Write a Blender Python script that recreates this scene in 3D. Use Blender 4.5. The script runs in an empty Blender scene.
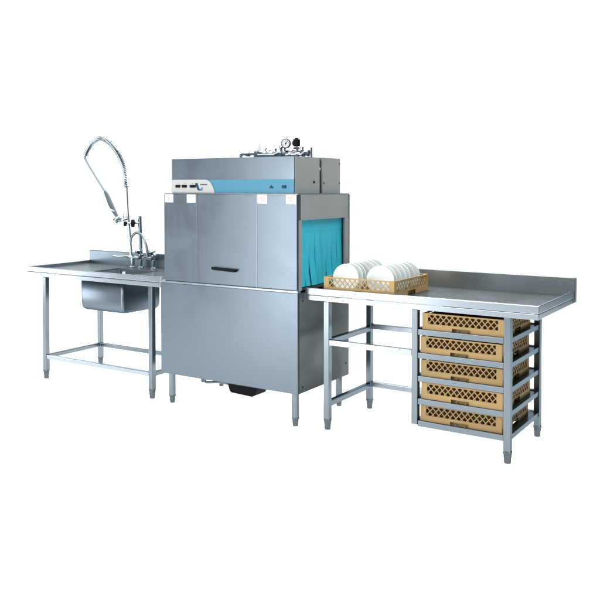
import bpy, bmesh, math, random
from mathutils import Vector, Matrix
random.seed(7)
S = bpy.context.scene
C = S.collection
R = math.radians
# ------------------------------------------------------------------ camera
cd = bpy.data.cameras.new('camera'); cam = bpy.data.objects.new('camera', cd); C.objects.link(cam)
cd.sensor_width = 36; cd.lens = 802.12 / 600 * 36
cd.shift_x = 1.976 / 600; cd.shift_y = -93.8 / 600
cd.clip_end = 200
cam.location = (2.6606, -4.1512, 1.498)
cam.rotation_euler = (R(90 - 1.3657), 0, R(32.648))
S.camera = cam
S.render.resolution_x = S.render.resolution_y = 1024
# ------------------------------------------------------------------ world: dim studio with a lit white side behind the machine
W = bpy.data.worlds.new('World'); S.world = W; W.use_nodes = True
nt = W.node_tree; nt.nodes.clear()
out = nt.nodes.new('ShaderNodeOutputWorld'); bg = nt.nodes.new('ShaderNodeBackground')
bg.inputs['Color'].default_value = (.90, .95, 1.0, 1); bg.inputs['Strength'].default_value = .24
nt.links.new(bg.outputs[0], out.inputs[0])
S.view_settings.view_transform = 'Standard'; S.view_settings.look = 'None'
S.view_settings.exposure = 0.0; S.view_settings.gamma = 1
# ------------------------------------------------------------------ studio lamps and added fill lamps
def area(name, loc, target, sx, sy, power, col=(1, 1, 1), spread=180):
    l = bpy.data.lights.new(name, 'AREA'); l.shape = 'RECTANGLE'; l.size = sx; l.size_y = sy
    l.energy = power; l.color = col; l.spread = R(spread)
    o = bpy.data.objects.new(name, l); C.objects.link(o); o.location = loc
    o.rotation_euler = (Vector(target) - Vector(loc)).to_track_quat('-Z', 'Y').to_euler()
    return o
area('overhead_softbox', (-1.9, 3.2, 5.6), (-1.9, 3.2, 0), 12, 8.5, 1750)
area('high_front_fill', (-.2, -4.6, 4.8), (0, .6, 0), 8, 3, 360)  # added front lamp, lifts the floor shadows under the rack
_ut = area('under_floor_fill', (.45, -.75, -.9), (.45, -.75, 2), 11.5, 11.5, 900)   # added fill lamp below the translucent floor, washes out floor shadows
_ut.rotation_euler = (R(180), 0, R(32.648))
area('front_softbox', (-1.70, -3.3, 1.15), (-.1, 0, 1.0), 1.4, 2.4, 80)
area('side_softbox', (-7.0, -2.9, 1.2), (-2.2, 0, .8), 2.0, 2.3, 165)
# ------------------------------------------------------------------ materials
def mat(name, col, rough=.5, metal=0, tint=None, bump=None, brushed=None, spec=.5, var=0, rv=.08, smudge=0):
    m = bpy.data.materials.new(name); m.use_nodes = True
    n = m.node_tree; b = n.nodes['Principled BSDF']
    b.inputs['Base Color'].default_value = (*col, 1); b.inputs['Roughness'].default_value = rough
    b.inputs['Metallic'].default_value = metal; b.inputs['Specular IOR Level'].default_value = spec
    if tint: b.inputs['Specular Tint'].default_value = (*tint, 1)
    if brushed or var:
        tc = n.nodes.new('ShaderNodeTexCoord'); mp = n.nodes.new('ShaderNodeMapping')
        mp.inputs['Scale'].default_value = brushed or (9, 9, 9)
        nz = n.nodes.new('ShaderNodeTexNoise'); nz.inputs['Scale'].default_value = 1; nz.inputs['Detail'].default_value = 3
        n.links.new(tc.outputs['Object'], mp.inputs[0]); n.links.new(mp.outputs[0], nz.inputs['Vector'])
        mr = n.nodes.new('ShaderNodeMapRange')
        mr.inputs['To Min'].default_value = rough * (1 - rv); mr.inputs['To Max'].default_value = min(1, rough * (1 + rv))
        n.links.new(nz.outputs[0], mr.inputs[0]); n.links.new(mr.outputs[0], b.inputs['Roughness'])
        if smudge:
            n3 = n.nodes.new('ShaderNodeTexNoise'); n3.inputs['Scale'].default_value = 3.5; n3.inputs['Detail'].default_value = 5; n3.inputs['Distortion'].default_value = .6
            n.links.new(tc.outputs['Object'], n3.inputs['Vector'])
            m3 = n.nodes.new('ShaderNodeMapRange'); m3.inputs['From Min'].default_value = .35; m3.inputs['From Max'].default_value = .65
            m3.inputs['To Min'].default_value = 1 - smudge; m3.inputs['To Max'].default_value = 1 + smudge
            mm = n.nodes.new('ShaderNodeMath'); mm.operation = 'MULTIPLY'
            n.links.new(n3.outputs[0], m3.inputs[0]); n.links.new(mr.outputs[0], mm.inputs[0]); n.links.new(m3.outputs[0], mm.inputs[1])
            n.links.new(mm.outputs[0], b.inputs['Roughness'])
        v = var or .05
        n2 = n.nodes.new('ShaderNodeTexNoise'); n2.inputs['Scale'].default_value = 1; n2.inputs['Detail'].default_value = 2
        n.links.new(mp.outputs[0], n2.inputs['Vector'])
        mx = n.nodes.new('ShaderNodeMix'); mx.data_type = 'RGBA'
        mx.inputs[6].default_value = (*[c * (1 - v * 1.6) for c in col], 1); mx.inputs[7].default_value = (*[min(1, c * (1 + v * 1.6)) for c in col], 1)
        n.links.new(n2.outputs[0], mx.inputs[0]); n.links.new(mx.outputs[2], b.inputs['Base Color'])
        if bump:
            bp = n.nodes.new('ShaderNodeBump'); bp.inputs['Strength'].default_value = bump; bp.inputs['Distance'].default_value = .001
            n.links.new(nz.outputs[0], bp.inputs['Height']); n.links.new(bp.outputs[0], b.inputs['Normal'])
    return m
M = {}
M['panel'] = mat('brushed_steel_panel', (.120, .149, .176), .34, .92, (.28, .33, .37), .012, (220, 220, 1.2), var=.02, smudge=.09)
M['side'] = mat('shaded_steel_side', (.105, .122, .126), .38, .7, (.3, .34, .35), .02, (40, 40, 1.2), var=.02, smudge=.2)  # shade of the lower side is put into this darker base
M['side_up'] = mat('lit_steel_side', (.31, .335, .33), .5, .5, (.4, .4, .4), .02, (40, 40, 1.2), var=.02, smudge=.1)  # lit copy of the side steel, base lightened for the upper parts
M['hood'] = mat('brushed_steel_hood', (.116, .145, .171), .33, .92, (.28, .33, .37), .012, (1.2, 220, 220), var=.02, smudge=.12)
M['top'] = mat('table_top_steel', (.27, .30, .31), .27, .9, (.29, .32, .33), None, (2, 60, 60), var=.02, smudge=.08)
M['edge'] = mat('lit_edge_steel', (.32, .365, .41), .27, .95, (.6, .65, .7), None, (7, 7, 7), var=.012)  # lighter base paints in the light on aprons, trims and front rails
M['tube'] = mat('steel_tube', (.165, .196, .220), .26, .97, (.4, .45, .5), None, (7, 7, 7), var=.012)
M['foot_steel'] = mat('dark_foot_steel', (.10, .12, .13), .3, .9, (.3, .3, .3), var=.03)
M['inner'] = mat('shaded_bowl_steel', (.05, .065, .07), .45, .9, (.1, .1, .1), var=.03)  # shade inside the bowl painted as a darker steel
M['chrome'] = mat('chrome', (.36, .41, .45), .14, 1)
M['pipe'] = mat('bright_chrome_pipe', (.42, .46, .49), .16, 1)
M['black'] = mat('black_plastic', (.004, .005, .007), .5, var=.1, spec=.05)
M['dark'] = mat('dark_gap_metal', (.012, .014, .016), .6, .3, var=.1)
M['teal'] = mat('teal_rubber_curtain', (.018, .40, .52), .42, 0, brushed=(6, 20, 3), var=.08)
M['blue'] = mat('blue_printed_stripe', (.020, .145, .225), .42, .1, var=.04)
M['cream'] = mat('light_grey_control_plate', (.30, .31, .30), .5, 0, var=.03)
M['paper'] = mat('white_label_paper', (.62, .60, .62), .7, 0, var=.03)
M['pink'] = mat('faded_red_print', (.38, .22, .24), .7, 0, var=.05)
M['navy'] = mat('navy_print', (.008, .035, .08), .5, 0, var=.05, spec=.1)
M['tan'] = mat('tan_plastic', (.29, .19, .066), .5, 0, var=.10, bump=.05)
M['brown'] = mat('crate_shade_brown', (.050, .026, .012), .7, 0, var=.2, spec=.08)  # dark brown standing in for shade inside the rack crates
M['china'] = mat('white_china', (.66, .70, .69), .16, 0, var=.01)
M['white'] = mat('white_plastic', (.75, .77, .76), .4, 0, var=.03)
M['rubber'] = mat('grey_green_grip_rubber', (.035, .065, .07), .45, 0, var=.1)
M['backlit_floor'] = mat('translucent_floor_white', (.93, .93, .93), .9, 0, var=.01, spec=.1)
_n = M['backlit_floor'].node_tree; _b = _n.nodes['Principled BSDF']   # made translucent so the added lamp below can hide floor shadows
_t = _n.nodes.new('ShaderNodeBsdfTranslucent'); _t.inputs['Color'].default_value = (.95, .95, .95, 1)
_m = _n.nodes.new('ShaderNodeMixShader'); _m.inputs[0].default_value = .45
_n.links.new(_b.outputs[0], _m.inputs[1]); _n.links.new(_t.outputs[0], _m.inputs[2])
_n.links.new(_m.outputs[0], [q for q in _n.nodes if q.type == 'OUTPUT_MATERIAL'][0].inputs['Surface'])
_n = M['tan'].node_tree; _b = _n.nodes['Principled BSDF']          # each crate a slightly different age of plastic
_o = _n.nodes.new('ShaderNodeObjectInfo'); _h = _n.nodes.new('ShaderNodeHueSaturation'); _r = _n.nodes.new('ShaderNodeMapRange')
_r.inputs['To Min'].default_value = .88; _r.inputs['To Max'].default_value = 1.1
_src = _b.inputs['Base Color'].links[0].from_socket
_n.links.new(_o.outputs['Random'], _r.inputs[0]); _n.links.new(_r.outputs[0], _h.inputs['Value'])
_n.links.new(_src, _h.inputs['Color']); _n.links.new(_h.outputs[0], _b.inputs['Base Color'])
# ------------------------------------------------------------------ mesh helpers
class MB:
    def __init__(s): s.b = bmesh.new()
    def box(s, x0, x1, y0, y1, z0, z1, bev=0):
        r = bmesh.ops.create_cube(s.b, size=1)
        vs = r['verts']
        for v in vs:
            v.co = Vector(((x0 + x1) / 2 + v.co.x * (x1 - x0), (y0 + y1) / 2 + v.co.y * (y1 - y0), (z0 + z1) / 2 + v.co.z * (z1 - z0)))
        if bev:
            es = list({e for v in vs for e in v.link_edges})
            bmesh.ops.bevel(s.b, geom=es, offset=bev, segments=2, affect='EDGES', profile=.5)
        return s
    def bar(s, a, b, w, h, up=(0, 0, 1)):
        a = Vector(a); b = Vector(b); d = (b - a); L = d.length; d.normalize()
        u = Vector(up); sd = d.cross(u).normalized(); u = sd.cross(d)
        vs = []
        for t in (a, b):
            for i, j in ((-1, -1), (1, -1), (1, 1), (-1, 1)):
                vs.append(s.b.verts.new(t + sd * i * w / 2 + u * j * h / 2))
        for f in ((3, 2, 1, 0), (4, 5, 6, 7), (0, 1, 5, 4), (1, 2, 6, 5), (2, 3, 7, 6), (3, 0, 4, 7)):
            s.b.faces.new([vs[k] for k in f])
        return s
    def tube(s, pts, rad, n=12, cap=True):
        pts = [Vector(p) for p in pts]
        rr = rad if isinstance(rad, (list, tuple)) else [rad] * len(pts)
        rings = []; ref = None
        for i, p in enumerate(pts):
            d = (pts[min(i + 1, len(pts) - 1)] - pts[max(i - 1, 0)]).normalized()
            if ref is None:
                ref = d.orthogonal().normalized()
            ref = (ref - d * ref.dot(d)).normalized(); q = d.cross(ref)
            rings.append([s.b.verts.new(p + (ref * math.cos(2 * math.pi * k / n) + q * math.sin(2 * math.pi * k / n)) * rr[i]) for k in range(n)])
        for a, b in zip(rings, rings[1:]):
            for k in range(n): s.b.faces.new((a[k], a[(k + 1) % n], b[(k + 1) % n], b[k]))
        if cap: s.b.faces.new(rings[0][::-1]); s.b.faces.new(rings[-1])
        return s
    def lathe(s, prof, c, axis=(0, 0, 1), n=24):
        ax = Vector(axis).normalized(); c = Vector(c); rings = []
        ref = ax.orthogonal().normalized(); q = ax.cross(ref)
        for r_, h in prof:
            rings.append([s.b.verts.new(c + ax * h + (ref * math.cos(2 * math.pi * k / n) + q * math.sin(2 * math.pi * k / n)) * max(r_, 1e-4)) for k in range(n)])
        for a, b in zip(rings, rings[1:]):
            for k in range(n): s.b.faces.new((a[k], a[(k + 1) % n], b[(k + 1) % n], b[k]))
        s.b.faces.new(rings[0][::-1]); s.b.faces.new(rings[-1])
        return s
    def prism(s, poly, y0, y1):          # poly in x,z, extruded along y
        a = [s.b.verts.new((x, y0, z)) for x, z in poly]; b = [s.b.verts.new((x, y1, z)) for x, z in poly]
        s.b.faces.new(a); s.b.faces.new(b[::-1])
        for i in range(len(a)):
            j = (i + 1) % len(a); s.b.faces.new((a[j], a[i], b[i], b[j]))
        return s
    def build(s, name, m, parent=None, smooth=False, bev=0, label=None):
        bmesh.ops.recalc_face_normals(s.b, faces=s.b.faces)
        me = bpy.data.meshes.new(name); s.b.to_mesh(me); s.b.free()
        me.materials.append(M[m] if isinstance(m, str) else m)
        o = bpy.data.objects.new(name, me); C.objects.link(o)
        if parent:
            o.parent = parent
            rt = parent
            off = Vector((0, 0, 0))
            while rt: off += rt.location; rt = rt.parent
            me.transform(Matrix.Translation(-off))
        if smooth:
            for p in me.polygons: p.use_smooth = True
            me.set_sharp_from_angle(angle=R(38))
        if bev:
            md = o.modifiers.new('bevel', 'BEVEL'); md.width = bev; md.segments = 2; md.limit_method = 'ANGLE'
        if label: o['label'] = label
        return o
def thing(name, loc, label, cat, group=None):
    o = bpy.data.objects.new(name, None); C.objects.link(o); o.location = loc
    o.empty_display_size = .1
    o['label'] = label; o['category'] = cat
    if group: o['group'] = group
    return o
# ------------------------------------------------------------------ setting: white translucent sweep, floor and backdrop
b = MB()
prof = [(-6.0, 0), (4.2, 0)]
for k in range(1, 13):
    a = R(90 * k / 12); prof.append((4.2 + 1.6 * math.sin(a), 1.6 - 1.6 * math.cos(a)))
prof.append((5.8, 5.5))
yaw = R(32.648); fx, fy = -math.sin(yaw), math.cos(yaw); rx, ry = math.cos(yaw), math.sin(yaw)
rows = []
for t, z in prof:
    row = []
    for k in range(9):
        w = -5.6 + 11.0 * k / 8
        row.append(b.b.verts.new((fx * t + rx * w, fy * t + ry * w, z)))
    rows.append(row)
for a_, c_ in zip(rows, rows[1:]):
    for k in range(8): b.b.faces.new((a_[k], a_[k + 1], c_[k + 1], c_[k]))
fl = b.build('floor', 'backlit_floor', smooth=True); fl['kind'] = 'structure'
# ------------------------------------------------------------------ shared parts
def square_leg(parent, x, y, z0, z1, w=.038, foot=True):
    lg = MB().box(x - w / 2, x + w / 2, y, y + w, z0, z1, .003).build('leg', 'tube', parent)
    if foot:
        MB().lathe([(.012, 0), (.017, .001), (.019, .012), (.019, .03), (.021, .034), (.021, .05), (.024, .052), (.024, z0 + .004)],
                   (x, y + w / 2, 0), n=16).build('foot', 'foot_steel', lg, smooth=True)
    return lg
# ------------------------------------------------------------------ left: sink table
T = .8705
tx0, tx1, ty0, ty1 = -2.590, -1.150, .030, .712
st = thing('sink_table', ((tx0 + tx1) / 2, (ty0 + ty1) / 2, 0), 'stainless steel sink table with one deep bowl and open legs, left of the dishwasher', 'sink table')
bx0, bx1, by0, by1 = -2.032, -1.585, .095, .50
zs = .845
b = MB()   # deck made of four sheets round the bowl opening
b.box(tx0 + .012, bx0, ty0 + .012, ty1 - .012, zs - .012, zs)
b.box(bx1, tx1, ty0 + .012, ty1 - .012, zs - .012, zs)
b.box(bx0, bx1, ty0 + .012, by0, zs - .012, zs)
b.box(bx0, bx1, by1, ty1 - .012, zs - .012, zs)
b.build('tabletop', 'top', st)
b = MB()
b.box(tx0, tx1, ty0, ty0 + .012, .832, T, .004)
b.box(tx0, tx0 + .012, ty0 + .0125, ty1 - .012, .832, T, .004)
b.box(tx0 + .004, tx1 - .004, ty0 + .004, ty0 + .016, .797, .8295, .003)
b.box(tx0 + .004, tx0 + .016, ty0 + .0165, ty1 - .012, .797, .8295, .003)
b.build('apron', 'edge', st)
b = MB()
b.box(tx0, tx1, ty1 - .012, ty1, .797, .9545, .003)
b.box(tx0, tx1, ty1 + .0005, ty1 + .02, .9445, .9545, .002)
b.build('backsplash', 'panel', st)
# bowl: tapered shell with rounded lower corners
b = MB()
def rr(x0, x1, y0, y1, r, z, n=5):
    o = []
    for cx_, cy_, a0 in ((x1 - r, y1 - r, 0), (x0 + r, y1 - r, 90), (x0 + r, y0 + r, 180), (x1 - r, y0 + r, 270)):
        for k in range(n + 1):
            a = R(a0 + 90 * k / n); o.append((cx_ + r * math.cos(a), cy_ + r * math.sin(a), z))
    return o
levels = [(0, .838), (.002, .62), (.005, .592), (.012, .577), (.024, .569), (.045, .566)]
rings = [[b.b.verts.new(p) for p in rr(bx0 + i, bx1 - i * .4, by0 + i, by1 - i, .022, z)] for i, z in levels]
for a_, c_ in zip(rings, rings[1:]):
    for k in range(len(a_)): b.b.faces.new((a_[k], a_[(k + 1) % len(a_)], c_[(k + 1) % len(a_)], c_[k]))
b.b.faces.new(rings[-1][::-1])
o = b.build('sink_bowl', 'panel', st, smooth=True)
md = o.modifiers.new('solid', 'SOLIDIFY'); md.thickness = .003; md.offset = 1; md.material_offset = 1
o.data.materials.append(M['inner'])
MB().lathe([(.028, -.003), (.04, .004), (.04, .006), (.03, .007)], (-1.8, .3, .566)).build('drain', 'chrome', st, smooth=True)
MB().tube([(-1.610, .130, .60), (-1.605, .125, .872)], .011, 12).build('white_upright', 'white', st, smooth=True)  # thin white upright in the bowl corner
lx = (-2.378, -1.262); ly = (.036, .605)
for x in lx:
    for y in ly: square_leg(st, x, y, .062, .832 - .036)
w = .019
def rail(p, a, c, m='tube', t=.030):
    return MB().bar(a, c, t, t).build('rail', m, p, bev=.003)
zr = .172
rail(st, (lx[0] + w, ly[0] + w, zr), (lx[1] - w, ly[0] + w, zr), 'edge')
rail(st, (lx[0] + w, ly[1] + w, zr), (lx[1] - w, ly[1] + w, zr))
rail(st, (lx[0], ly[0] + .038, zr), (lx[0], ly[1], zr)); rail(st, (lx[1], ly[0] + .038, zr), (lx[1], ly[1], zr))
# ------------------------------------------------------------------ pre-rinse tap
Y = .62
tap = thing('rinse_tap', (-1.93, Y, zs), 'chrome tap set with tall spring hose and swan neck spout on the sink table', 'tap')
b = MB()
for x in (-1.905, -1.765):
    b.tube([(x, Y - .005, zs), (x, Y - .005, .955)], .013, 12)
    b.lathe([(.026, 0), (.026, .006), (.016, .012)], (x, Y - .005, zs), n=16)
    b.lathe([(.02, 0), (.024, .01), (.024, .045), (.016, .05)], (x, Y - .005, .91), n=16)
b.tube([(-2.03, Y, .925), (-1.74, Y, .925)], .014, 12)
b.tube([(-2.0, Y, zs), (-2.0, Y, .95)], [.018, .014], 12)
b.lathe([(.026, 0), (.026, .006), (.018, .012)], (-2.0, Y, zs), n=16)
b.build('mixer_body', 'chrome', tap, smooth=True)
for x in (-1.905, -1.765):
    b = MB()
    b.lathe([(.012, 0), (.012, .02), (.03, .022), (.03, .034), (.01, .04)], (x, Y - .02, .958), (0, -.35, 1), n=16)
    b.tube([(x - .034, Y - .03, .985), (x + .034, Y - .02, .985)], .008, 8)
    b.tube([(x, Y - .06, .974), (x, Y + .012, .996)], .008, 8)
    b.build('cross_handle', 'chrome', tap, smooth=True)
MB().tube([(-2.03, Y, .925), (-2.06, Y - .01, .93), (-2.13, Y - .03, .925), (-2.175, Y - .04, .930)], [.013, .008, .007, .010], 10).build('lever', 'chrome', tap, smooth=True)
# riser that the wall holder is fixed to, and the thin rinse column
MB().tube([(-1.915, Y + .01, .93), (-1.927, Y + .01, 1.262)], .0145, 14).build('riser', 'tube', tap, smooth=True)
Yc = .60
MB().tube([(-1.995, Yc, .94), (-2.008, Yc, 1.10), (-2.032, Yc, 1.30), (-2.045, Yc, 1.50)], [.013, .011, .010, .010], 12).build('rinse_column', 'chrome', tap, smooth=True)
b = MB()
b.lathe([(.026, -.014), (.032, -.010), (.032, .008), (.024, .014)], (-1.965, Yc - .01, 1.205), (-.8, -.6, 0), n=20)
b.lathe([(.02, .0), (.02, .022)], (-2.025, Yc - .02, 1.200), (-.8, -.6, 0), n=12)
b.build('holder_knob', 'black', tap, smooth=True)
b = MB()
b.tube([(-1.925, Y, 1.207), (-2.03, Yc - .02, 1.205)], .008, 8)
b.tube([(-2.03, Yc - .005, 1.245), (-2.085, Yc - .03, 1.232), (-2.11, Yc - .03, 1.225)], [.016, .020, .018], 12)
b.tube([(-2.06, Yc - .03, 1.222), (-2.05, Yc - .03, 1.285)], .009, 8)
b.build('spray_holder', 'chrome', tap, smooth=True)
# hose
def cat(pts, n=10):
    P = [Vector(p) for p in pts]; P = [P[0] * 2 - P[1]] + P + [P[-1] * 2 - P[-2]]; o = []
    for i in range(1, len(P) - 2):
        for k in range(n):
            t = k / n
            o.append(.5 * ((2 * P[i]) + (-P[i - 1] + P[i + 1]) * t + (2 * P[i - 1] - 5 * P[i] + 4 * P[i + 1] - P[i + 2]) * t * t + (-P[i - 1] + 3 * P[i] - 3 * P[i + 1] + P[i + 2]) * t ** 3))
    o.append(P[-2]); return o
arc = cat([(-2.045, Yc, 1.49), (-2.055, Yc, 1.60), (-2.09, Yc, 1.70), (-2.16, Yc, 1.80), (-2.25, Yc, 1.873), (-2.345, Yc, 1.905), (-2.43, Yc, 1.872), (-2.495, Yc, 1.80), (-2.518, Yc, 1.765)], 12)
hs = MB().tube(arc, .009, 10).build('hose', 'rubber', tap, smooth=True)
# coil following the arc
dl = [0]
for p, q in zip(arc, arc[1:]): dl.append(dl[-1] + (q - p).length)
N = 58 * 14; coil = []
for i in range(N + 1):
    s_ = dl[-1] * i / N; j = 0
    while j < len(dl) - 2 and dl[j + 1] < s_: j += 1
    t = (s_ - dl[j]) / (dl[j + 1] - dl[j]); p = arc[j].lerp(arc[j + 1], t); d = (arc[j + 1] - arc[j]).normalized()
    u1 = Vector((0, 1, 0)); u2 = d.cross(u1); a = 2 * math.pi * 58 * i / N
    coil.append(p + (u1 * math.cos(a) + u2 * math.sin(a)) * .0205)
MB().tube(coil, .0036, 6).build('spring', 'chrome', tap, smooth=True)
MB().tube(cat([(-2.518, Yc, 1.77), (-2.512, Yc - .004, 1.73), (-2.40, Yc - .01, 1.60), (-2.255, Yc - .02, 1.445)], 8), .0100, 10).build('rinse_hose', 'tube', tap, smooth=True)
b = MB()
b.tube([(-2.27, Yc - .02, 1.462), (-2.25, Yc - .022, 1.44), (-2.20, Yc - .026, 1.36), (-2.145, Yc - .03, 1.285), (-2.115, Yc - .03, 1.25)], [.011, .017, .021, .017, .013], 14)
b.build('spray_grip', 'rubber', tap, smooth=True)
b = MB()
b.lathe([(.012, -.03), (.026, 0), (.028, .02), (.02, .028)], (-2.115, Yc - .035, 1.235), (-.5, -.2, -.7), n=16)
b.tube([(-2.135, Yc - .045, 1.30), (-2.20, Yc - .065, 1.33), (-2.235, Yc - .06, 1.39)], .004, 8)
b.build('spray_head', 'chrome', tap, smooth=True)
sw = cat([(-1.835, Y, .93), (-1.842, Y, 1.0), (-1.862, Y, 1.06), (-1.895, Y, 1.11), (-1.935, Y - .01, 1.128), (-1.965, Y - .02, 1.115), (-1.985, Y - .03, 1.085), (-1.99, Y - .03, 1.055)], 8)
MB().tube(sw, .0105, 12).build('spout', 'tube', tap, smooth=True)
# ------------------------------------------------------------------ dishwasher
mc = thing('dishwasher', (-.56, .32, 0), 'large stainless steel conveyor dishwasher with teal curtain, blue stripe and gauge on top', 'dishwasher')
mW, mD, mT, mS, mB_ = 1.129, .643, 1.452, .842, .212
b = MB()
b.box(-mW, 0, 0, mD, mB_, mS, .004)
lc = b.build('lower_cabinet', 'panel', mc)
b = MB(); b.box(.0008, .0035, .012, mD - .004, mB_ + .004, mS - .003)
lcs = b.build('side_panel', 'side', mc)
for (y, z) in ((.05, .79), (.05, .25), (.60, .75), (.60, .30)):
    MB().lathe([(.007, 0), (.006, .003), (.002, .004)], (.0036, y, z), (1, 0, 0), n=12).build('screw', 'dark', lcs, smooth=True)
MB().box(-mW - .003, .002, -.006, .03, mS + .0005, mS + .0135, .002).build('ledge_trim', 'edge', mc)
# upper frame: hollow wash chamber open at both ends
ux0 = -1.088
b = MB()
z0 = mS + .014
b.box(ux0, 0, .006, .03, z0, mT)                       # front sheet behind the doors
b.box(ux0, 0, mD - .05, mD, z0, mT - .0005)            # back wall
b.box(ux0, -.0005, .0305, mD - .0505, mT - .03, mT)    # roof
b.box(ux0, -.0005, .0305, mD - .0505, z0, z0 + .012)   # chamber floor
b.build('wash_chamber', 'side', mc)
b = MB()
b.box(-.010, .002, .0308, mD - .010, 1.292, mT - .002)
b.box(-.010, .004, mD - .056, mD + .004, z0, 1.2915)
b.box(-.006, .003, .008, .040, z0, 1.2915)
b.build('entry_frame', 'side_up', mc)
b = MB()
b.box(ux0 - .002, ux0 + .010, .0308, mD - .010, 1.292, mT - .002)
b.box(ux0 - .004, ux0 + .010, mD - .056, mD + .004, z0, 1.2915)
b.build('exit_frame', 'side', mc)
MB().box(-.004, .0055, mD - .010, mD + .006, z0 + .01, mT - .001, .002).build('corner_trim', 'edge', mc)
# doors
for i, (a, c) in enumerate(((ux0, -.7965), (-.7935, -.3065), (-.3035, -.001))):
    d = MB().box(a, c, -.008, .0055, z0 + .004, mT - .002, .003).build('door_panel', 'panel', mc)
    if i == 1:
        h = MB()
        h.prism([(-.660, .972), (-.452, .967), (-.468, .948), (-.650, .955)], -.034, -.0085)
        h.build('door_handle', 'black', d, bev=.003)
for a, c in ((-.7955, -.7945), (-.3055, -.3045)):
    MB().box(a - .0012, c + .0012, -.0088, -.002, z0 + .004, mT - .003).build('door_edge', 'edge', mc)
for x in (-1.078, -.882, -.298, -.082):
    s_ = MB().box(x, x + .075, -.0095, -.0083, 1.394, 1.449).build('notice_sticker', 'paper', mc)
    p = MB()
    p.bar((x + .012, -.0100, 1.436), (x + .040, -.0100, 1.424), .001, .005, (0, 0, 1)); p.bar((x + .02, -.0100, 1.420), (x + .062, -.0100, 1.405), .001, .004, (0, 0, 1))
    p.bar((x + .03, -.0100, 1.438), (x + .065, -.0100, 1.424), .001, .003, (0, 0, 1))
    p.build('printed_marks', 'pink', s_)
# cover plate on top and little bolts along the joint
MB().box(ux0 - .002, .003, -.006, mD + .002, mT, mT + .004, .001).build('top_plate', 'edge', mc)
# hood
hz0, hz1 = mT + .0045, 1.690
hd = MB().box(-1.042, -.038, .020, .318, hz0, hz1, .003).build('hood', 'hood', mc)
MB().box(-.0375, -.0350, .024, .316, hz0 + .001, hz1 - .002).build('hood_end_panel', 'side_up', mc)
MB().box(-1.03, -.050, .3185, .352, hz0, hz1 - .012).build('gap_shade_block', 'black', mc)  # black filler paints the shade in the slot behind the hood
MB().lathe([(.012, -.04), (.012, .012), (.008, .02)], (-.060, .335, 1.615), (1, 0, 0), n=12).build('brass_fitting', mat('brass', (.55, .42, .22), .35, .8), mc, smooth=True)
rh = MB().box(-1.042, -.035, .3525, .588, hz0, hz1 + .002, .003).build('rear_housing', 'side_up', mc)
for y, z in ((.575, 1.655), (.575, 1.525), (.37, 1.525)):
    MB().lathe([(.006, 0), (.005, .003)], (-.0349, y, z), (1, 0, 0), n=10).build('screw', 'dark', rh, smooth=True)
MB().tube([(-.06, .60, 1.458), (-.06, .612, 1.47), (-.06, .614, 1.56), (-.06, .60, 1.565), (-.06, .5885, 1.565)], .007, 10).build('side_bracket', 'dark', mc, smooth=True)
MB().lathe([(.008, 0), (.007, .004)], (-.0349, .245, 1.53), (1, 0, 0), n=12).build('key_switch', 'black', mc, smooth=True)
# stripe and control plate
fz0, fz1 = hz0 + .003, 1.547
MB().box(-.735, -.040, .0175, .0198, fz0, fz1).build('blue_stripe', 'blue', mc)
poly = [(-1.040, fz0), (-.662, fz0), (-.672, fz0 + .03), (-.690, fz1 - .028), (-.705, fz1 - .012), (-.725, fz1 - .002), (-.745, fz1 + .001), (-1.040, fz1 + .001)]
cp = MB().prism(poly, .0135, .0174).build('control_plate', 'cream', mc)
for x in (-1.0, -.943, -.873):
    wd = .042 if x < -.9 else .05
    s_ = MB().box(x, x + wd, .008, .0133, 1.494, 1.512, .002).build('rocker_switch', 'black', cp)
    MB().lathe([(.003, 0), (.002, .003)], (x + .02, .0133, 1.523), (0, -1, 0), n=10).build('indicator_lamp', 'pink', cp)
MB().prism([(-.829, 1.523), (-.808, 1.527), (-.793, 1.487), (-.760, 1.478), (-.790, 1.474), (-.808, 1.480)], .0118, .0133).build('logo_mark', 'navy', cp)
MB().prism([(-.792, 1.487), (-.780, 1.486), (-.764, 1.500), (-.765, 1.482), (-.779, 1.476)], .0112, .0117).build('logo_mark', 'blue', cp)
b = MB()
x = -.784
for wd in (.009, .006, .009, .007, .009, .006):
    b.box(x, x + wd, .0119, .0133, 1.511, 1.518); x += wd + .0025
b.build('logo_lettering', 'navy', cp)
MB().prism([(-.222, 1.491), (-.196, 1.491), (-.196, 1.501), (-.204, 1.501), (-.209, 1.510), (-.214, 1.501), (-.222, 1.501)], .014, .0173).build('warning_mark', 'navy', mc)
MB().box(-.128, -.098, .012, .0173, 1.491, 1.509, .001).build('power_switch', 'navy', mc)
for k in range(16):
    x = -1.0 + k * .061
    if k in (0, 1, 4, 5, 8, 11, 12, 15): MB().lathe([(.006, 0), (.005, .003)], (x, .003, mT + .004), n=8).build('bolt', 'dark', mc)
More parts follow.
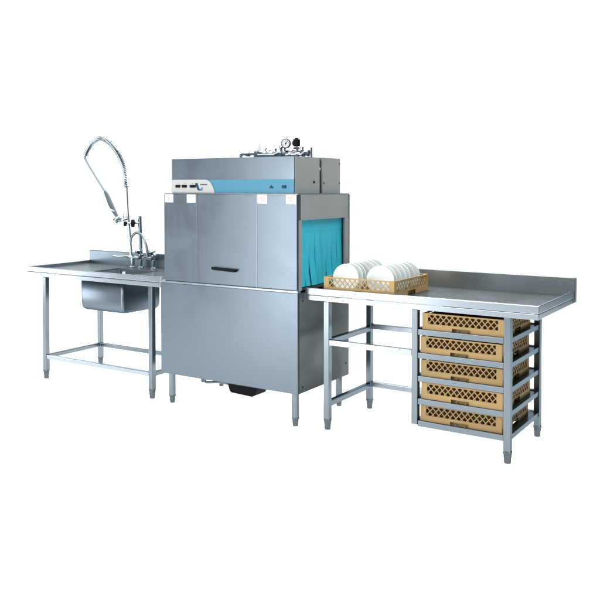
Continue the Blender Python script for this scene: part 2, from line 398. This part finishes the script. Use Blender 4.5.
# curtain
ct = MB().box(-.0268, -.0232, .042, .5855, 1.2165, 1.300).build('curtain', 'teal', mc)
ys = [.044, .105, .165, .235, .305, .375, .45, .515, .583]
for i in range(8):
    y0, y1 = ys[i] + .0001, ys[i + 1] - .0001
    b = MB(); n = 14; rows = []
    flare = [.016, .012, .016, .012, .008, .009, .006, .007][i]
    tw = [-.003, -.002, -.003, -.002, -.001, -.002, -.001, -.001][i]
    for k in range(n + 1):
        t = k / n; z = 1.216 - t * (1.216 - .874)
        c = flare * t ** 2.6 + .004 * math.sin(t * 5 + i * 1.7) * t
        row = []
        for j in range(5):
            u = j / 4
            xx = -.025 + c + tw * (u - .5) * t + .004 * math.sin(u * math.pi) * t
            yy = y0 + (y1 - y0) * (u + (.5 - u) * min(.03, t * .12)) + .006 * t ** 3 * (1 - i / 8)
            row.append(b.b.verts.new((xx + (.0006 * t if i % 2 else 0), yy, z)))
        rows.append(row)
    for a_, c_ in zip(rows, rows[1:]):
        for j in range(4): b.b.faces.new((a_[j], a_[j + 1], c_[j + 1], c_[j]))
    o = b.build('strip', 'teal', ct, smooth=True)
    md = o.modifiers.new('solid', 'SOLIDIFY'); md.thickness = .0034; md.offset = 0
    md = o.modifiers.new('split', 'EDGE_SPLIT'); md.split_angle = R(40)
MB().box(ux0 + .012, ux0 + .016, .042, .585, .872, 1.3).build('exit_curtain', 'teal', mc)
# legs
for x, y in ((-1.069, .05), (-.050, .05), (-1.069, .60), (-.050, .60)):
    lg = MB().lathe([(.0225, .055), (.0225, mB_)], (x, y, 0), n=24).build('leg', 'tube', mc, smooth=True)
    MB().lathe([(.012, 0), (.016, .002), (.018, .02), (.020, .046), (.0235, .048), (.0235, .0555)], (x, y, 0), n=20).build('foot', 'foot_steel', lg, smooth=True)
# drain under the cabinet
MB().tube(cat([(-.905, .2, .215), (-.905, .2, .155), (-.895, .2, .135), (-.86, .2, .137), (-.76, .2, .150), (-.655, .2, .146)], 6), .009, 10).build('drain_pipe', 'tube', mc, smooth=True)
MB().lathe([(.016, 0), (.016, .05)], (-.955, .2, .165), n=12).build('drain_plug', 'dark', mc, smooth=True)
MB().prism([(-.668, .1505), (-.655, .114), (-.640, .104), (-.470, .098), (-.452, .106), (-.430, .150), (-.430, .2115), (-.668, .2115)], .16, .30).build('drain_box', 'black', mc, bev=.004)
# pipework on the hood
P = 1.690; y = .22
b = MB()
b.tube([(-.60, y, P + .001), (-.60, y, P + .022), (-.585, y, P + .032), (-.06, y, P + .030)], .012, 12)
b.tube([(-.50, y + .05, P + .022), (-.07, y + .05, P + .022)], .011, 12)
b.tube([(-.50, y + .05, P + .022), (-.52, y + .05, P + .014), (-.52, y + .05, P)], .011, 12)
for x in (-.54, -.47, -.40, -.345, -.275, -.22, -.155, -.105, -.075):
    b.lathe([(.018, -.012), (.018, .012)], (x, y, P + .030), (1, 0, 0), n=6)
for x in (-.44, -.37, -.30, -.19, -.13, -.09):
    b.lathe([(.017, -.010), (.017, .010)], (x, y + .05, P + .022), (1, 0, 0), n=6)
b.tube([(-.40, y, P + .03), (-.40, y, P + .055), (-.385, y, P + .068), (-.365, y, P + .055), (-.365, y + .03, P + .03)], .008, 10)
b.tube([(-.055, y + .02, P), (-.055, y + .02, P + .062)], .011, 12)
b.tube([(-.43, y - .04, P + .001), (-.43, y - .04, P + .018), (-.30, y - .04, P + .018), (-.30, y, P + .03)], .008, 10)
b.tube([(-.21, y - .035, P + .016), (-.09, y - .035, P + .016), (-.09, y, P + .03)], .009, 10)
for x, h in ((-.325, .058), (-.19, .050), (-.115, .062), (-.085, .046)):
    b.tube([(x, y + .01, P + .03), (x, y + .01, P + h)], .009, 10)
    b.lathe([(.015, 0), (.015, .010)], (x, y + .01, P + h - .006), n=6)
for x in (-.18, -.12): b.lathe([(.014, -.009), (.014, .009)], (x, y - .035, P + .016), (1, 0, 0), n=6)
b.build('pipework', 'pipe', mc, smooth=True)
MB().tube([(-.036, y + .03, P), (-.036, y + .03, P + .060)], .004, 8).build('thin_rod', 'white', mc, smooth=True)
b = MB()
b.tube([(-.465, y, P + .035), (-.465, y, P + .055)], .012, 10)
b.lathe([(.028, .0), (.030, .01), (.026, .048), (.020, .05)], (-.465, y, P + .048), n=16)
b.build('valve_cap', 'white', mc, smooth=True)
b = MB()
b.tube([(-.245, y, P + .03), (-.245, y, P + .07)], .009, 10)
b.tube([(-.275, y, P + .035), (-.275, y, P + .062), (-.268, y, P + .075)], .014, 10)
b.build('valve_body', 'chrome', mc, smooth=True)
ga = Vector((.35, -.93, 0)).normalized(); gc = Vector((-.228, y - .01, P + .092))
g = MB().lathe([(.026, -.020), (.031, -.016), (.032, .004), (.029, .008), (.027, .006)], gc, ga, n=32).build('gauge', 'black', mc, smooth=True)
MB().lathe([(.0265, 0), (.0265, .001)], gc + ga * .0065, ga, n=32).build('dial', 'paper', g)
side = Vector((-ga.y, ga.x, 0)) ; 
b = MB(); b.bar(gc + ga * .0085 - Vector((0, 0, .008)), gc + ga * .0085 + side * .012 + Vector((0, 0, .018)), .003, .001, ga)
b.lathe([(.005, 0), (.005, .003)], gc + ga * .0078, ga, n=10)
for k in range(11):
    a = R(-40 + 26 * k); v_ = side * math.cos(a) + Vector((0, 0, math.sin(a)))
    b.bar(gc + ga * .008 + v_ * .019, gc + ga * .008 + v_ * .0245, .002, .001, ga)
b.build('needle', 'black', g)
b = MB()
b.tube([(-.150, y, P + .03), (-.150, y, P + .075)], .010, 10)
b.lathe([(.022, 0), (.022, .012), (.016, .02)], (-.150, y, P + .05), n=6)
b.build('solenoid_stem', 'chrome', mc, smooth=True)
b = MB(); b.box(-.169, -.133, y - .018, y + .018, P + .072, P + .118, .004); b.box(-.178, -.1692, y - .012, y + .012, P + .08, P + .105, .002); b.box(-.160, -.142, y - .01, y + .01, P + .1182, P + .126, .002)
b.build('solenoid_coil', 'black', mc)
# ------------------------------------------------------------------ right: sorting table with crate rack
rx0, rx1, ry0, ry1 = .0065, 1.460, .070, .829
rt = thing('sorting_table', ((rx0 + rx1) / 2, (ry0 + ry1) / 2, 0), 'long stainless steel table with raised back and five level crate rack, right of the dishwasher', 'work table')
zr_ = .842
MB().box(rx0 + .0125, rx1 - .0125, ry0 + .0125, ry1 - .0125, zr_ - .012, zr_).build('tabletop', 'top', rt)
b = MB()
b.box(rx0, rx1, ry0, ry0 + .012, .8285, .8715, .004)
b.box(rx1 - .012, rx1, ry0 + .0125, ry1 - .0125, .8285, .8715, .004)
b.box(rx0 + .006, rx1 - .004, ry0 + .005, ry0 + .017, .7945, .8260, .003)
b.box(rx1 - .016, rx1 - .004, ry0 + .0175, ry1 - .0125, .7945, .8260, .003)
b.build('apron', 'edge', rt)
b = MB()
b.box(rx0, rx1, ry1 - .012, ry1, .7945, .9505, .003)
b.box(rx0, rx1, ry1 + .0005, ry1 + .02, .9405, .9505, .002)
b.build('backsplash', 'top', rt)
MB().box(rx1 + .0005, rx1 + .0055, ry1 - .012, ry1 + .02, .80, .9485, .001).build('end_trim', 'edge', rt)
fy_, by_ = .080, .640; hw = .019
for x, y in ((.155, fy_), (1.288, fy_), (.155, by_), (1.288, by_)):
    square_leg(rt, x, y, .062, .7935)
px_ = .745
square_leg(rt, px_, fy_, .130, .7935, foot=False); square_leg(rt, px_, by_, .130, .7935, foot=False)
yc, bc = fy_ + hw, by_ + hw
rail(rt, (.155 + hw, yc, .542), (px_ - hw, yc, .542), 'edge', .034)
rail(rt, (.155 + hw, bc, .560), (px_ - hw, bc, .560), 'edge', .034)
rail(rt, (.155, yc + hw, .545), (.155, bc - hw, .545), 'tube', .034)
rail(rt, (.155 + hw, bc, .168), (px_ - hw, bc, .168), 'edge', .034)
rail(rt, (.155, yc + hw, .160), (.155, bc - hw, .160), 'tube', .034)
lev = [.138, .266, .397, .531, .666]
for i, z in enumerate(lev):
    h = .033
    MB().box(px_ + hw + .0005, 1.288 - hw - .0005, fy_ + .003, fy_ + .022, z - h / 2, z + h / 2, .003).build('rack_rail', 'tube', rt)
    MB().box(px_ + hw + .0005, 1.288 - hw - .0005, by_ + .012, by_ + .032, z - h / 2, z + h / 2, .003).build('rack_rail', 'tube', rt)
    for sx, xo in ((1, px_), (-1, 1.288)):
        b = MB()
        xa, xb = sorted((xo - sx * .012, xo + sx * .010))
        b.box(xa, xb, fy_ + .0385, by_ - .0005, z - h / 2 + .002, z + h / 2 - .004)
        xa, xb = sorted((xo + sx * .0105, xo + sx * .050))
        b.box(xa, xb, fy_ + .0385, by_ - .0005, z + h / 2 - .012, z + h / 2 - .008)
        b.build('crate_runner', 'tube', rt)
# ------------------------------------------------------------------ crates
CW, CD, CH = .478, .495, .102
def crate_mesh(with_shade_grid=False):
    b = MB(); t = .006
    def wall(o, dx, dn, L, lat0, lat1):
        # o origin (bottom corner), dx along wall, dn inward normal
        o = Vector(o); dx = Vector(dx); dn = Vector(dn); up = Vector((0, 0, 1))
        def blk(a0, a1, h0, h1, d0=0, d1=t):
            vs = [b.b.verts.new(o + dx * a + dn * d + up * h) for a in (a0, a1) for d in (d0, d1) for h in (h0, h1)]
            for f in ((0, 1, 3, 2), (4, 6, 7, 5), (0, 4, 5, 1), (2, 3, 7, 6), (0, 2, 6, 4), (1, 5, 7, 3)):
                b.b.faces.new([vs[k] for k in f])
        m0, m1 = L / 2 - .058, L / 2 + .048
        blk(t, m0, .0, lat0); blk(m1, L - t, 0, lat0); blk(m0, m1, .026, lat0)
        blk(m0, m1, 0, .026, .020, .024)
        blk(m0 - .002, m0, 0, .027, -.0012, .022); blk(m1, m1 + .002, 0, .027, -.0012, .022); blk(m0 - .002, m1 + .002, .027, .029, -.0012, .02)
        blk(t, L - t, lat1, CH, -.001, t + .003)
        e0, e1 = .034, L - .034
        blk(t, e0, lat0, lat1); blk(e1, L - t, lat0, lat1)
        H = lat1 - lat0; p = .0345
        for sg in (1, -1):
            k = -3
            while True:
                a = e0 + k * p; k += 1
                if a > e1 + H: break
                # line: along = a + sg * h * slope
                sl = .92
                pts = []
                h0, h1 = 0.0, H
                x0_, x1_ = (a, a + H * sl) if sg > 0 else (a + H * sl, a)
                # clip to [e0,e1]
                def cl(xa, ha, xb, hb):
                    if xa == xb: return None
                    ta, tb = 0, 1; d = xb - xa
                    for lim, s2 in ((e0, 1), (e1, -1)):
                        va = (xa - lim) * s2; vb = (xb - lim) * s2
                        if va < 0 and vb < 0: return None
                        if va < 0: ta = max(ta, va / (va - vb))
                        if vb < 0: tb = min(tb, va / (va - vb))
                    if tb - ta < .05: return None
                    return xa + d * ta, ha + (hb - ha) * ta, xa + d * tb, ha + (hb - ha) * tb
                c_ = cl(x0_, h0, x1_, h1)
                if c_:
                    A = o + dx * c_[0] + up * (lat0 + c_[1]) + dn * (.0022 if sg > 0 else .0040)
                    B = o + dx * c_[2] + up * (lat0 + c_[3]) + dn * (.0022 if sg > 0 else .0040)
                    b.bar(A, B, .0050, .0028, dn)
    la, lb = .041, .0945
    wall((0, 0, 0), (1, 0, 0), (0, 1, 0), CW, la, lb)
    wall((CW, CD, 0), (-1, 0, 0), (0, -1, 0), CW, la, lb)
    wall((CW, 0, 0), (0, 1, 0), (-1, 0, 0), CD, .031, lb)
    wall((0, CD, 0), (0, -1, 0), (1, 0, 0), CD, .031, lb)
    for x in (0, CW - .0068):
        for y in (0, CD - .0068):
            b.box(x - .0004 if x == 0 else x, x + .0068 + (0 if x == 0 else .0004), y - .0004 if y == 0 else y, y + .0068 + (0 if y == 0 else .0004), 0, CH - .0005)
    # open bottom grid and pegs
    n = 9
    for i in range(1, n):
        x = CW * i / n; b.box(x - .003, x + .003, .008, CD - .008, .006, .012)
        y = CD * i / n; b.box(.008, CW - .008, y - .003, y + .003, .0065, .0125)
    if with_shade_grid: return b
    for i in range(1, n):
        for j in range(1, n):
            x = CW * i / n; y = CD * j / n
            b.lathe([(.0045, .011), (.003, .068)], (x, y, 0), n=6)
    return b
proto = crate_mesh(True).build('dish_crate', 'tan')
b = MB()
for i in range(6):
    x = .022 + (CW - .044) * i / 5; b.box(x - .0012, x + .0012, .020, CD - .020, .013, .0925)
    y = .022 + (CD - .044) * i / 5; b.box(.020, CW - .020, y - .0012, y + .0012, .0131, .0920)
divp = b.build('shade_grid', 'brown', proto)  # added grid that blocks the view and darkens the crate interior
# rack crates
ords = ['lowest', 'second lowest', 'middle', 'second highest', 'highest']
first = True
for i, z in enumerate(lev):
    o = proto if first else proto.copy()
    if not first:
        C.objects.link(o); dv = divp.copy(); C.objects.link(dv); dv.parent = o
    first = False
    o.location = (.776 + [0, .006, .003, .0, .010][i], .098, z + .033 / 2 - .0078)
    o.rotation_euler = (0, 0, R([.5, -.4, .3, -.2, .4][i]))
    o['label'] = ['tan lattice dish crate on the bottom level of the rack, below all the others',
                  'tan lattice dish crate second from the bottom of the rack',
                  'tan lattice dish crate on the middle level of the five level rack',
                  'tan lattice dish crate second from the top of the rack',
                  'tan lattice dish crate on the top level of the rack, just under the tabletop'][i]
    o['category'] = 'crate'; o['group'] = 'tan dish crates'
ct_ = crate_mesh(False).build('dish_crate', 'tan'); ct_.location = (.128, .100, zr_ + .001); ct_.rotation_euler = (0, 0, 0)
ct_['label'] = 'tan lattice dish crate holding two rows of white plates on the tabletop'; ct_['category'] = 'crate'; ct_['group'] = 'tan dish crates'
# ------------------------------------------------------------------ plates
def plate():
    b = MB(); r = .0875
    b.lathe([(.0, .0095), (r * .60, .0090), (r * .66, .0060), (r * .97, -.0015), (r, .0), (r * .985, .0022), (r * .68, .0100), (r * .58, .0145), (r * .50, .0145), (r * .49, .0125), (.0, .0125)], (0, 0, 0), (0, 1, 0), n=48)
    return b
pl = None
onames = ['front', 'second', 'third', 'fourth', 'fifth', 'sixth', 'seventh', 'eighth']
for r_, cx_ in (('left', .262), ('right', .500)):
    for k in range(7):
        if pl is None: pl = plate().build('plate', 'china', smooth=True); o = pl
        else: o = pl.copy(); C.objects.link(o)
        o.location = (cx_ + random.uniform(-.003, .003) - (.0 if r_ == 'left' else -.002 * k * .3), .135 + k * .061, .941 + random.uniform(-.001, .001))
        o.rotation_euler = (R(7 + random.uniform(-1.5, 1.5)) * -1, random.uniform(0, 6), R(random.uniform(-1.5, 1.5)))
        o.rotation_mode = 'XYZ'
        if k == 0: lb = 'white round plate at the very front of the %s row in the crate' % r_
        elif k == 6: lb = 'white round plate at the back end of the %s row in the crate' % r_
        else: lb = 'white round plate standing %s from the front in the %s row of the crate' % (onames[k], r_)
        o['label'] = lb; o['category'] = 'plate'; o['group'] = 'white plates standing in the crate'
